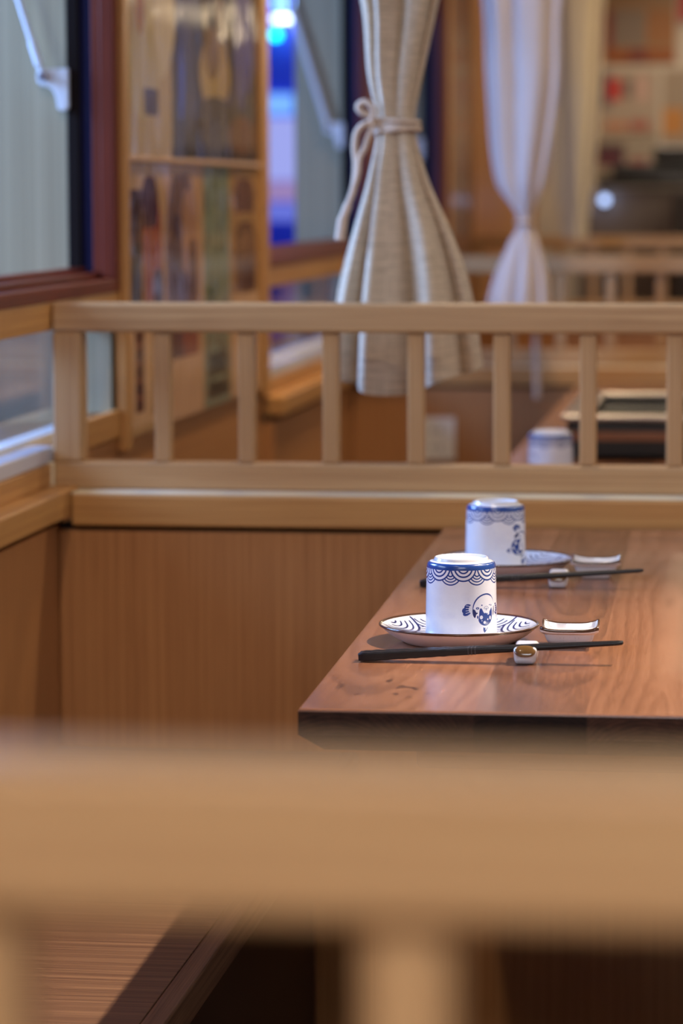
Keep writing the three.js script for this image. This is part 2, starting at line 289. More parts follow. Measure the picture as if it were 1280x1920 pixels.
const wavy = dataTex(512, 256, (u, v) => { const g = 128 + 78 * N3(u * 26, v * 2.4, 6) + 40 * N3(u * 60, v * 7, 2); return [g, g, g]; }, { srgb: false, mirror: false });
const gloss = (map) => std({ map, roughness: 0.05, specularIntensity: 0.35, bumpMap: wavy, bumpScale: 0.004 });
function wallPrint(name, label, z0, z1, y0, y1, map) {
  // flat sheet on the left wall, z0 its far end; uv with u running away from the viewer
  const t = thing(name, label, 'poster', [WX, y0, (z0 + z1) / 2]);
  const L = z1 - z0, H = y1 - y0, g = new THREE.BoxGeometry(0.004, H, L, 1, 1, 1); g.translate(0, H / 2, 0);
  const p = g.attributes.position, uv = g.attributes.uv;
  for (let i = 0; i < p.count; i++) uv.setXY(i, (L / 2 - p.getZ(i)) / L, p.getY(i) / H);
  part('sheet', g, gloss(map), t);
  return t;
}
wallPrint('wall_print', 'large glossy bluish and brown print, blue deepened for reflected lights, above the pale strip on the wall', -5.50, -4.308, 1.231, WTOP - 0.02, printUpper);
wallPrint('wall_print', 'glossy print of tall robed figures and green trees under the pale strip', -5.50, -4.308, 0.815, 1.222, printLower);
{
  const t = thing('picture_strip', 'thin pale strip between the two glossy prints on the left wall', 'trim', [WX, 1.222, -4.904]);
  part('strip', bx(0, 0.008, 0, 0.0085, -0.595, 0.595, 'z', 0.002), std({ color: rgb(190, 152, 124), roughness: 0.5 }), t);
  const q = wallPrint('wall_print', 'reddish brown glossy print on the wall beyond the last window', -9.65, -8.94, 0.95, WTOP - 0.02, canvasTex(256, 512, (g, w, h) => {
    g.fillStyle = '#8a6250'; g.fillRect(0, 0, w, h); for (let k = 0; k < 40; k++) { g.globalAlpha = 0.6; g.fillStyle = ['#6b4638', '#9a7466', '#7b5a4a', '#a07c70', '#5a4450'][k % 5]; g.beginPath(); g.ellipse(rnd(0, w), rnd(0, h), rnd(10, 40), rnd(30, 90), rnd(-0.3, 0.3), 0, 7); g.fill(); }
  }));
}

// ------------------------------------------------------------------ booth dividers
function makeDivider(label, zc, balusters, xEnd, stile = true) {
  const t = thing('booth_divider', label, 'divider', [0, 0, zc]);
  const a = WX, hz = 0.02, L = (x0, x1, y0, y1, z0, z1, gr, r) => bx(x0, x1, y0, y1, z0, z1, gr, r);
  part('top_rail', L(a + 0.001, xEnd, 0.9945, 1.033, -hz, hz, 'x', 0.005), M.oak, t);
  part('bottom_rail', L(a + 0.001, xEnd, 0.787, 0.8235, -hz, hz, 'x', 0.004), M.oak, t);
  part('stile', L(a + 0.001, a + 0.040, 0.8235, 0.9945, -hz, hz, 'y', 0.004), M.oak, t);
  part('stile', L(xEnd - 0.039, xEnd, 0.8235, 0.9945, -hz, hz, 'y', 0.004), M.oak, t);
  const bg = bx(-0.0107, 0.0107, 0.8235, 0.9945, -0.0115, 0.0115, 'y', 0.0025);
  for (const x of balusters) { const b = part('baluster', bg, M.oak, t); b.position.x = x; }
  part('ledge', L(a + 0.036, xEnd + 0.03, 0.7445, 0.7855, -0.070, 0.070, 'x', 0.004), M.oakWarm, t);  // warmer oak than the rails, standing for less cool light on the ledge
  for (const s of [-1, 1]) part('cap_strip', L(a + 0.036, xEnd + 0.028, 0.7855, 0.7880, s > 0 ? 0.0205 : -0.067, s > 0 ? 0.067 : -0.0205, 'x', 0.001), M.paleTrim, t, 'pale strip on the ledge');
  part('shade_gap', L(a + 0.016, xEnd + 0.01, 0.738, 0.7445, -0.048, 0.048, 'x', 0), M.gapShade, t);
  part('panel', L(a + 0.016, xEnd + 0.02, 0, 0.738, -0.058, 0.058, 'y', 0.002), M.panel, t);
  return t;
}
const rowOf = (x0, step, n) => Array.from({ length: n }, (_, i) => x0 + i * step);
const XE = 0.92;
makeDivider('blurred pale wood railing across the foreground in front of the table', -0.74, rowOf(-0.0855 - 0.1116 * 7, 0.1116, 15), XE);
makeDivider('pale oak railing directly behind the walnut table and its cups', -3.86, rowOf(-0.7735, 0.1116, 15), XE);
makeDivider('wooden railing behind the long back table, with a socket in its panel', -6.74, rowOf(-0.7735, 0.1116, 15), XE);
makeDivider('farthest, most blurred wooden railing before the dark counter', -9.68, rowOf(-0.75, 0.1116, 15), XE);

// ------------------------------------------------------------------ bench
{
  const t = thing('booth_bench', 'built-in veneered wooden bench along the left wall beside the walnut table', 'bench', [0, 0, 0]);
  part('seat', bx(-0.9045, -0.531, 0.418, 0.45, -3.795, -0.805, 'x', 0.001), M.seat, t);
  part('edge_strip', bx(-0.531, -0.508, 0.416, 0.4502, -3.795, -0.805, 'z', 0.003), M.seat, t, 'solid front edge with grain lengthwise');
  part('front_panel', bx(-0.585, -0.565, 0, 0.417, -3.795, -0.805, 'z', 0.001), std({ color: rgb(78, 48, 30), roughness: 0.6 }), t);  // darker than the other panels, for the shade below seat and table
}

copyOf(scene.getObjectByName('booth_bench'), 'matching built-in wooden bench along the right side of the walnut table', [0, 0, -4.6], Math.PI);

// ------------------------------------------------------------------ tables
const TURN = THREE.MathUtils.degToRad(0.82);
function boardGeo(x0, x1, z0, z1, left, right) {
  // rings from the top down: [inset, y]
  const T = 0.037, rings = [[0.0022, 0], [0.0006, -0.0007], [0, -0.0022], [0, -0.0215], [0.0195, -T]];
  const pos = [], uvs = [], idx = [], groups = [[], []];
  const ring = ([ins, y]) => [[x0 + (left ? ins : 0), y, z1 - ins], [x1 - (right ? ins : 0), y, z1 - ins], [x1 - (right ? ins : 0), y, z0 + ins], [x0 + (left ? ins : 0), y, z0 + ins]];
  const push = (p, uv) => { pos.push(...p); uvs.push(...uv); return pos.length / 3 - 1; };
  const topUV = (p) => [p[2] + TABLE_L / 2, p[0] + TABLE_W / 2];     // u along the grain from the far end, v across
  const quad = (a, b, c, d, uv, g) => { const i = [a, b, c, d].map((p) => push(p, uv(p))); groups[g].push(i[0], i[1], i[2], i[0], i[2], i[3]); };
  const R = rings.map(ring);
  quad(R[0][0], R[0][1], R[0][2], R[0][3], topUV, 0);
  const bt = R[R.length - 1]; quad(bt[3], bt[2], bt[1], bt[0], topUV, 0);
  for (let k = 0; k + 1 < R.length; k++) for (let s = 0; s < 4; s++) {
    const a = R[k][s], b = R[k][(s + 1) % 4], c = R[k + 1][(s + 1) % 4], d = R[k + 1][s], end = s === 0 || s === 2;
    quad(d, c, b, a, end ? (p) => [p[0] + TABLE_W / 2, p[1] + 0.05] : (p) => [p[2] + TABLE_L / 2, p[1] * 1.0 + (s === 1 ? x1 : x0) + TABLE_W / 2], end && k >= 2 ? 1 : 0);
  }
  const g = new THREE.BufferGeometry();
  g.setAttribute('position', new THREE.Float32BufferAttribute(pos, 3)); g.setAttribute('uv', new THREE.Float32BufferAttribute(uvs, 2));
  g.setIndex([...groups[0], ...groups[1]]); g.addGroup(0, groups[0].length, 0); g.addGroup(groups[0].length, groups[1].length, 1);
  g.computeVertexNormals(); return g;
}
function makeTable(label, x, z, turn) {
  const t = thing('dining_table', label, 'table', [x, 0.75, z], turn);
  for (let k = 0; k + 1 < BOARDS.length; k++) {
    part('board', boardGeo(BOARDS[k] - TABLE_W / 2, BOARDS[k + 1] - TABLE_W / 2, -TABLE_L / 2, TABLE_L / 2, k === 0, k === BOARDS.length - 2), [M.walnut, M.walnutEnd], t);
  }
  for (const s of [-1, 1]) {
    part('leg', bx(0.0, 0.10, -0.69, -0.105, s * 0.36 - 0.03, s * 0.36 + 0.03, 'y', 0.004), M.walnut, t);
    part('foot', bx(-0.26, 0.26, -0.75, -0.69, s * 0.36 - 0.035, s * 0.36 + 0.035, 'x', 0.006), M.walnut, t);
    part('bearer', bx(-0.28, 0.28, -0.105, -0.0372, s * 0.36 - 0.03, s * 0.36 + 0.03, 'x', 0.006), M.walnut, t);
  }
  return t;
}
// front left corner at (-0.3741, -2.4193)
const TX = -0.3741 + Math.cos(TURN) * TABLE_W / 2 - Math.sin(TURN) * TABLE_L / 2, TZ = -2.4193 - Math.cos(TURN) * TABLE_L / 2 - Math.sin(TURN) * TABLE_W / 2;
const table = makeTable('dark walnut table in sharp focus with two blue and white place settings', TX, TZ, TURN);
copyOf(table, 'blurred wooden table behind the oak railing, carrying the black box', [TX - 0.012, 0.75, -4.62], 0);
copyOf(table, 'farther blurred wooden table end against the railing with the socket', [TX - 0.012, 0.75, -5.982], 0);

// ------------------------------------------------------------------ porcelain
const BLUE = '#233f86', BLUE_DARK = '#1b2a60';
function arcsTile(g, cx, cy, radii, width, a0, a1) {
  for (const r of radii) { g.lineWidth = width * (0.75 + 0.5 * Math.abs(Math.sin(r * 3.1))); g.beginPath(); g.arc(cx, cy, r, a0, a1); g.stroke(); }
}
function drawFish(g, S) {   // face-on puffer fish, S pixels per metre, origin at its centre, y down
  const P = (x, y) => [x * S / 1000, y * S / 1000];
  const path = (pts, close = true) => { g.beginPath(); pts.forEach((q, i) => { if (!i) g.moveTo(...P(q[0], q[1])); else g.bezierCurveTo(...P(q[0], q[1]), ...P(q[2], q[3]), ...P(q[4], q[5])); }); if (close) g.closePath(); };
  g.strokeStyle = BLUE; g.fillStyle = BLUE; g.lineCap = 'round';
  // dome of the head, thick to thin
  path([[-15, 2], [-16, -12, -8, -20, 1, -20.5], [9, -20.5, 14, -13, 15, -3], [14, -12, 9, -18, 1, -18.6], [-7, -18, -14, -11, -14.4, 2]]); g.fill();
  g.fillStyle = BLUE_DARK;
  path([[-15.2, 1], [-12, 0, -12, 4, -10.5, 5.5], [-8, 5, -9, 7, -11, 8], [-11, 11, -12, 13, -12.5, 12.5], [-14, 11, -15.5, 7, -15.2, 1]]); g.fill();
  path([[15.2, -3], [13.5, -2, 14, 3, 12.8, 5], [13.5, 8, 12.5, 12, 14, 10], [15.5, 6, 15.6, 2, 15.2, -3]]); g.fill();
  g.fillStyle = BLUE;
  path([[-6.5, 0], [-4, -1.5, -3.5, 3, -2, 5], [-0.5, 8, 0.5, 5, 2, 6.5], [3.5, 9.5, 6, 9.5, 6.6, 7], [6, 4, 8, 3, 9.8, -1], [11.5, 3, 11.2, 8, 11, 12], [10.5, 19, 5, 23.5, 1.5, 23.5], [-4, 23.5, -8.5, 19, -8, 14], [-7, 9, -8, 4, -6.5, 0]]); g.fill();
  g.fillStyle = '#dadbe4';
  for (const [x, y, rx, ry] of [[-4.6, 12, 2.0, 2.6], [8, 13, 1.5, 2.7], [-0.2, 19, 1.7, 2], [4.3, 15, 1.0, 1.3], [-3.8, 16.5, 0.7, 0.8], [12.6, 6, 0.8, 1.2]]) { g.beginPath(); g.ellipse(...P(x, y), rx * S / 1000, ry * S / 1000, 0, 0, 7); g.fill(); }
  g.fillStyle = BLUE;
  for (const [x, y, rx, ry] of [[-4.4, -4.5, 0.9, 0.9], [6.6, -4.6, 0.8, 0.8], [9.2, -4, 0.7, 1.3], [-9.5, -0.5, 1.9, 1.6], [-9, 11.5, 0.9, 2.2], [3.4, 7.2, 0.7, 0.9]]) { g.beginPath(); g.ellipse(...P(x, y), rx * S / 1000, ry * S / 1000, 0, 0, 7); g.fill(); }
  g.fillStyle = '#dadbe4'; g.beginPath(); g.ellipse(...P(-9.5, -0.6), 0.7 * S / 1000, 0.6 * S / 1000, 0, 0, 7); g.fill();
  g.lineWidth = 0.45 * S / 1000; g.beginPath(); g.arc(...P(1.8, 0.5), 3.3 * S / 1000, Math.PI * 1.02, Math.PI * 1.96); g.stroke();
  g.beginPath(); g.moveTo(...P(-0.6, 0.6)); g.quadraticCurveTo(...P(2, -1.2), ...P(4, 0.4)); g.moveTo(...P(0.4, 1.8)); g.lineTo(...P(3.2, 1.7)); g.moveTo(...P(1.9, 0)); g.lineTo(...P(1.9, 2.6)); g.stroke();
  g.fillStyle = BLUE;
  // side fins with pale rays, tail below
  for (const s of [-1, 1]) {
    path([[s * 17, -5], [s * 21, -8, s * 24, -5, s * 24, -1], [s * 27, 1, s * 26.5, 5, s * 25, 6], [s * 26, 11, s * 21, 12, s * 17, 6], [s * 20, 4, s * 20, -2, s * 17, -5]]); g.fill();
    g.strokeStyle = '#dadbe4'; g.lineWidth = 0.8 * S / 1000;
    for (const [y0, y1] of [[-3, -4], [-0.5, -0.5], [2, 3], [4, 6.5]]) { g.beginPath(); g.moveTo(...P(s * 16.5, y0)); g.lineTo(...P(s * 22, y1)); g.stroke(); }
  }
  g.fillStyle = BLUE; path([[-1.5, 25], [-2.5, 29, -1, 32, 0.2, 33], [2, 31, 4, 28, 4.5, 25], [3, 27, 2.4, 29, 1.6, 29.5], [0.6, 29, 0.8, 27, 1.6, 26], [0, 27, -1, 26, -1.5, 25]]); g.fill();
}
const CUP_R = 0.034, CUP_H = 0.0752, CIRC = 2 * Math.PI * CUP_R;
function cupTexture(fishAngle, fishRot) {
  return canvasTex(2048, 720, (g, w, h) => {
    const S = w / CIRC, Y = (y) => h - y * (h / CUP_H);
    g.fillStyle = '#e6e7ef'; g.fillRect(0, 0, w, h);
    for (let k = 0; k < 260; k++) { g.globalAlpha = 0.05; g.fillStyle = k % 2 ? '#b9c0d4' : '#d8d2cc'; g.beginPath(); g.ellipse(rnd(0, w), rnd(0, h), rnd(20, 90), rnd(20, 70), 0, 0, 7); g.fill(); }
    for (let k = 0; k < 9000; k++) { g.globalAlpha = rnd(0.10, 0.50); g.fillStyle = k % 3 ? '#8f95ad' : '#a09a98'; const r = rnd(0.5, 1.7); g.fillRect(rnd(0, w), rnd(0, h), r, r); } g.globalAlpha = 1;
    const bandLow = 0.0656, n = 8, p = w / n, ph = (0.173 / (2 * Math.PI)) * w; g.lineCap = 'round';
    g.strokeStyle = BLUE; g.fillStyle = '#e6e7ef';
    for (let k = -1; k <= n; k++) {      // small fans hanging between the large ones
      const cx = (k + 0.5) * p + ph, cy = Y(bandLow - 0.0030);
      arcsTile(g, cx, cy, [0.0026, 0.0052, 0.0078, 0.0106].map((r) => r * S), 0.00105 * S, 0.20 * Math.PI, 0.80 * Math.PI);
    }
    for (let k = -1; k <= n; k++) {
      const cx = k * p + ph + rnd(-6, 6), cy = Y(bandLow + 0.0028);
      g.beginPath(); g.arc(cx, cy, 0.0132 * S, 0, Math.PI); g.fill();
      arcsTile(g, cx, cy, [0.0052, 0.0088, 0.0126].map((r) => r * S), 0.00140 * S, 0.05, Math.PI - 0.05);
    }
    g.fillStyle = '#24478f'; g.fillRect(0, Y(0.0713), w, (0.0713 - bandLow) * h / CUP_H);
    g.fillStyle = '#e6e7ef'; g.fillRect(0, 0, w, Y(0.0713));
    for (const a of [fishAngle, fishAngle + Math.PI]) {
      g.save(); g.translate(((a / (2 * Math.PI) + 10) % 1) * w, Y(0.0290)); g.rotate(fishRot); g.scale(0.92, h / CUP_H / S * 0.70); drawFish(g, S); g.restore();
    }
  });
}
function lathe(pts, seg = 72) { return new THREE.LatheGeometry(pts.map((q) => new THREE.Vector2(q[0], q[1])), seg); }
// Lathe points must run so that normals face outward: bottom to top on the outside
const cupBody = lathe([[0.0300, 0.004], [0.0312, 0.0008], [0.0330, 0], [0.0338, 0.0006], [0.0341, 0.0025], [0.0340, 0.012], [0.0337, 0.030], [0.0333, 0.050], [0.0329, 0.064], [0.0327, 0.0675], [0.0321, 0.0696], [0.0310, 0.0708], [0.0300, 0.0713], [0.0288, 0.0716], [0.0274, 0.0720], [0.0264, 0.0726]], 96);
{ const p = cupBody.attributes.position, uv = cupBody.attributes.uv; for (let i = 0; i < p.count; i++) uv.setXY(i, uv.getX(i), p.getY(i) / CUP_H); }
const cupFoot = lathe([[0.0266, 0.0722], [0.0260, 0.0730], [0.0256, 0.0745], [0.0250, 0.0753], [0.0242, 0.0755], [0.0234, 0.0750], [0.0226, 0.0735], [0.0212, 0.0726], [0.012, 0.0722], [0, 0.0721]], 80);
const cupInside = lathe([[0, 0.066], [0.024, 0.0655], [0.029, 0.060], [0.0305, 0.03], [0.0300, 0.004]], 48);
function makeCup(label, x, y, z, map) {
  const t = thing('tea_cup', label, 'cup', [x, y, z]);
  part('body', cupBody, std({ map, roughness: 0.25, clearcoat: 0.55, clearcoatRoughness: 0.05 }), t);
  part('foot_ring', cupFoot, M.glaze, t);
  part('inside', cupInside, std({ color: rgb(230, 228, 230), roughness: 0.3, side: THREE.DoubleSide }), t);
  return t;
}
const plateTex = canvasTex(1024, 1024, (g, w) => {
  const S = w / 0.16, c = w / 2; g.fillStyle = '#d2d4de'; g.fillRect(0, 0, w, w);
  for (let k = 0; k < 2600; k++) { g.globalAlpha = rnd(0.05, 0.25); g.fillStyle = '#8f95ad'; g.fillRect(rnd(0, w), rnd(0, w), 1.4, 1.4); } g.globalAlpha = 1;
  g.strokeStyle = BLUE_DARK; g.lineCap = 'round';
  const fan = (a, rad, R, n, lw) => {
    const x = c + Math.cos(a) * rad * S, y = c + Math.sin(a) * rad * S;
    g.fillStyle = '#d2d4de'; g.beginPath(); g.arc(x, y, R * S, 0, 7); g.fill();
    for (let k = 0; k < n; k++) { g.lineWidth = lw * S * (k === 0 ? 1.2 : 0.9); g.beginPath(); g.arc(x, y, R * S * (1 - k / n * 0.92), a + Math.PI - 1.25 + 0.15 * k + rnd(-0.1, 0.1), a + Math.PI + 1.25 - 0.15 * k + rnd(-0.1, 0.1)); g.stroke(); }
  };
  const n = 8;
  for (let k = 0; k < n; k++) fan((k + 0.5) * 2 * Math.PI / n + 0.45, 0.060, 0.022, 4, 0.0016);
  for (let k = 0; k < n; k++) fan(k * 2 * Math.PI / n + 0.45, 0.0765, 0.0310, 5, 0.0019);
});
const plateUnder = lathe([[0.0, 0.002], [0.046, 0.002], [0.0475, 0], [0.0525, 0], [0.0545, 0.0012], [0.0595, 0.0036], [0.0655, 0.0074], [0.0705, 0.0112], [0.0748, 0.0148], [0.0762, 0.0160]], 96);
const plateTop = lathe([[0.0745, 0.0166], [0.0725, 0.0155], [0.064, 0.0112], [0.054, 0.0078], [0.046, 0.0062], [0.040, 0.0056], [0.02, 0.0055], [0, 0.0055]], 96);
{ const p = plateTop.attributes.position, uv = plateTop.attributes.uv; for (let i = 0; i < p.count; i++) uv.setXY(i, 0.5 + p.getX(i) / 0.16, 0.5 + p.getZ(i) / 0.16); }
const plateRim = lathe([[0.0756, 0.0152], [0.0767, 0.0161], [0.0767, 0.0172], [0.0758, 0.0177], [0.0745, 0.0173], [0.0738, 0.0162]], 96);
const plateMat = std({ map: plateTex, roughness: 0.2, clearcoat: 0.6, clearcoatRoughness: 0.05 });
function makePlate(label, x, z) {
  const t = thing('saucer_plate', label, 'plate', [x, 0.7502, z]);
  part('underside', plateUnder, M.clay, t); part('well', plateTop, plateMat, t); part('rim', plateRim, M.brown, t, 'glossy dark brown rim');
  return t;
}
const plate1 = makePlate('round plate with blue wave pattern under the nearest cup', -0.2785, -2.810);
const plate2 = copyOf(plate1, 'round plate with blue wave pattern under the second cup', [-0.2775, 0.7502, -3.330], 2.1);
makeCup('upturned white tea cup with a blue puffer fish, nearest and sharpest', -0.2765, 0.7560, -2.810, cupTexture(0.83, 0.04));
makeCup('upturned white tea cup with blue waves behind the nearest cup', -0.2890, 0.7560, -3.330, cupTexture(1.10, 1.25));
makeCup('upturned blue and white cup behind the oak railing', -0.3010, 0.7502, -4.40, cupTexture(-0.95, 0.3));

// square sauce dish with pinched sides
function dishLoop(half, y, pinch, lift, n = 64) {
  const out = [];
  for (let i = 0; i < n; i++) {
    const a = (i / n) * 2 * Math.PI + Math.PI / 4, ca = Math.cos(a), sa = Math.sin(a), m = Math.max(Math.abs(ca), Math.abs(sa));
    const sq = 1 / m, corner = (sq - 1) / (Math.SQRT2 - 1);         // 1 at the corners, 0 at the middle of a side
    const k = half * (sq - 0.055 * Math.pow(corner, 3)) * (1 - pinch * (1 - corner));
    out.push([k * ca, y + lift * Math.pow(corner, 2.2), k * sa]);
  }
  return out;
}
function loft(loops, capStart, capEnd) {
  const n = loops[0].length, pos = [], idx = [], uv = [];
  for (const l of loops) for (const p of l) { pos.push(...p); uv.push(p[0], p[2]); }
  for (let k = 0; k + 1 < loops.length; k++) for (let i = 0; i < n; i++) { const a = k * n + i, b = k * n + (i + 1) % n, c = a + n, d = b + n; idx.push(a, c, b, b, c, d); }
  const cap = (k, flip) => { const c = pos.length / 3, l = loops[k]; pos.push(...[0, 1, 2].map((j) => l.reduce((s, p) => s + p[j], 0) / n)); uv.push(0, 0); for (let i = 0; i < n; i++) { const a = k * n + i, b = k * n + (i + 1) % n; idx.push(...(flip ? [c, b, a] : [c, a, b])); } };
  if (capStart) cap(0, false); if (capEnd) cap(loops.length - 1, true);
  const g = new THREE.BufferGeometry(); g.setAttribute('position', new THREE.Float32BufferAttribute(pos, 3)); g.setAttribute('uv', new THREE.Float32BufferAttribute(uv, 2)); g.setIndex(idx); g.computeVertexNormals(); return g;
}
const dishOut = loft([dishLoop(0.0145, 0, 0.02, 0), dishLoop(0.0156, 0.0002, 0.02, 0), dishLoop(0.0160, 0.0016, 0.02, 0), dishLoop(0.0195, 0.0075, 0.03, 0), dishLoop(0.0240, 0.0135, 0.05, 0.0004), dishLoop(0.0262, 0.0148, 0.06, 0.0008), dishLoop(0.0278, 0.0150, 0.07, 0.0016), dishLoop(0.0283, 0.0158, 0.08, 0.0024), dishLoop(0.0283, 0.0164, 0.08, 0.0028)], true, false);
const dishRim = loft([dishLoop(0.0284, 0.0162, 0.08, 0.0028), dishLoop(0.0286, 0.0174, 0.08, 0.0032), dishLoop(0.0282, 0.0185, 0.08, 0.0034), dishLoop(0.0275, 0.0189, 0.08, 0.0034), dishLoop(0.0265, 0.0186, 0.08, 0.0033), dishLoop(0.0261, 0.0178, 0.08, 0.0031)], false, false);
const dishIn = loft([dishLoop(0.0262, 0.0180, 0.08, 0.0031), dishLoop(0.0250, 0.0150, 0.07, 0.0018), dishLoop(0.0225, 0.0085, 0.05, 0.0006), dishLoop(0.0205, 0.0058, 0.03, 0), dishLoop(0.0180, 0.0050, 0.02, 0), dishLoop(0.008, 0.0048, 0, 0)], false, true);
function makeDish(label, x, z, turn) {
  const t = thing('sauce_dish', label, 'dish', [x, 0.7502, z], turn);
  part('body', dishOut, M.clay, t); part('rim', dishRim, M.brown, t, 'glossy dark brown rim'); part('well', dishIn, M.glaze, t, 'glossy white inside');
  // blue scroll brushed on the left inner wall
  const sc = []; for (let i = 0; i <= 40; i++) { const a = i / 40 * 4.2 * Math.PI, r = 0.0008 + 0.0052 * i / 40; sc.push(new THREE.Vector3(0, r * Math.sin(a) * 0.6, r * Math.cos(a))); }
  const sg = new THREE.TubeGeometry(new THREE.CatmullRomCurve3(sc), 90, 0.00026, 5); sg.rotateZ(-0.42); sg.translate(-0.0226, 0.0108, -0.004);
  part('brushed_scroll', sg, std({ color: rgb(60, 78, 130), roughness: 0.4 }), t, 'blue brushed scroll');
  return t;
}
const dish1 = makeDish('small square brown-rimmed sauce dish beside the nearest plate', -0.1715, -2.791, 0.03);
copyOf(dish1, 'small square brown-rimmed sauce dish beside the second plate', [-0.1745, 0.7502, -3.306], 0.02);

// porcelain chopstick rest: little pillow, dipped in the middle
const restGeo = (() => {
  const g = new RoundedBoxGeometry(0.0222, 0.016, 0.047, 6, 0.0042), p = g.attributes.position;
  for (let i = 0; i < p.count; i++) {
    const z = p.getZ(i) / 0.0235, y = p.getY(i) / 0.008, up = (y + 1) / 2, dip = Math.exp(-((z / 0.42) ** 2)) * 0.0042 * up;
    p.setXYZ(i, p.getX(i) * (0.86 + 0.14 * up), p.getY(i) - dip + 0.008, p.getZ(i) * (0.90 + 0.10 * up));
  }
  g.computeVertexNormals(); return g;
})();
const restPatch = (() => {
  const g = new THREE.SphereGeometry(1, 28, 14), p = g.attributes.position;
  for (let i = 0; i < p.count; i++) p.setXYZ(i, Math.sign(p.getX(i)) * Math.pow(Math.abs(p.getX(i)), 0.7) * 0.0097, p.getY(i) * 0.0020, p.getZ(i) * 0.0058);
  g.rotateX(0.95); g.translate(0, 0.0124, 0.0222); g.computeVertexNormals(); return g;
})();
function makeRest(label, x, z, turn) {
  const t = thing('chopstick_rest', label, 'chopstick rest', [x, 0.7502, z], turn);
  part('body', restGeo, M.glaze, t); part('glaze_patch', restPatch, M.bronze, t, 'bronze brown glazed end');
  return t;
}
const rest1 = makeRest('white chopstick rest with bronze end in front of the nearest dish', -0.2055, -2.694, 0.02);
copyOf(rest1, 'white chopstick rest with bronze end by the second setting', [-0.2110, 0.7502, -3.222], 0.02);

// black chopstick, butt at the origin lying along +x
const chopGeo = (() => {
  const loops = [], L = 0.240, n = 20, S = 46;
  for (let k = 0; k <= S; k++) {
    const s = k / S, x = s * L, r = lerp(0.0041, 0.0019, Math.pow(s, 1.1)) * (k === 0 || k === S ? 0.82 : 1), round = smooth(0.25, 0.8, s);
    const dent = s > 0.03 && s < 0.36 ? 0.00022 * Math.sin(x * 2 * Math.PI / 0.0125) : 0, l = [];
    for (let i = 0; i < n; i++) {
      const a = -i / n * 2 * Math.PI, c = Math.cos(a), d = Math.sin(a), e = lerp(0.30, 0.95, round);
      l.push([x, (Math.sign(d) * Math.pow(Math.abs(d), e)) * (r + dent), (Math.sign(c) * Math.pow(Math.abs(c), e)) * (r + dent)]);
    }
    loops.push(l);
  }
  const g = loft(loops, true, true); return g;
})();
const ringGeo = [0.100, 0.1032, 0.1064].map((x) => { const r = lerp(0.0041, 0.0019, Math.pow(x / 0.24, 1.1)); const g = bx(x, x + 0.0007, -r * 0.99 - 0.00012, r * 0.99 + 0.00012, -r * 0.99 - 0.00012, r * 0.99 + 0.00012, 'x', 0.0012); return g; });
function makeChopstick(label, group, x, y, z, yaw, rise) {
  const t = thing('chopstick', label, 'chopstick', [x, y, z], 0, group);
  t.rotation.set(0, yaw, rise, 'YXZ');
  part('stick', chopGeo, M.chop, t);
  for (const g of ringGeo) part('ring', g, M.chopRing, t, 'fine grey ring');
  return t;
}
makeChopstick('black chopstick of the nearest pair, the one on the near side', undefined, -0.3570, 0.7545, -2.6735, 0.03, 0.0655);
makeChopstick('black chopstick of the nearest pair, the one next to the plate', undefined, -0.3565, 0.7545, -2.6835, 0.012, 0.0655);
makeChopstick('black chopstick by the second setting, the one on the near side', undefined, -0.3590, 0.7545, -3.1905, 0.055, 0.0655);
makeChopstick('black chopstick by the second setting, the one next to the plate', undefined, -0.3580, 0.7545, -3.2000, 0.040, 0.0655);

// ------------------------------------------------------------------ curtains
function curve(st, y, k) { // smooth interpolation of stations [y, ...values] sorted from the top down
  let i = 0; while (i < st.length - 2 && y < st[i + 1][0]) i++;
  const p0 = st[Math.max(0, i - 1)], p1 = st[i], p2 = st[i + 1], p3 = st[Math.min(st.length - 1, i + 2)];
  const t = Math.min(1, Math.max(0, (p1[0] - y) / (p1[0] - p2[0]))), h = p1[0] - p2[0];
  const m1 = (p2[k] - p0[k]) / Math.max(1e-6, p0[0] - p2[0]) * h, m2 = (p3[k] - p1[k]) / Math.max(1e-6, p1[0] - p3[0]) * h, t2 = t * t, t3 = t2 * t;
  return (2 * t3 - 3 * t2 + 1) * p1[k] + (t3 - 2 * t2 + t) * m1 + (-2 * t3 + 3 * t2) * p2[k] + (t3 - t2) * m2;
}
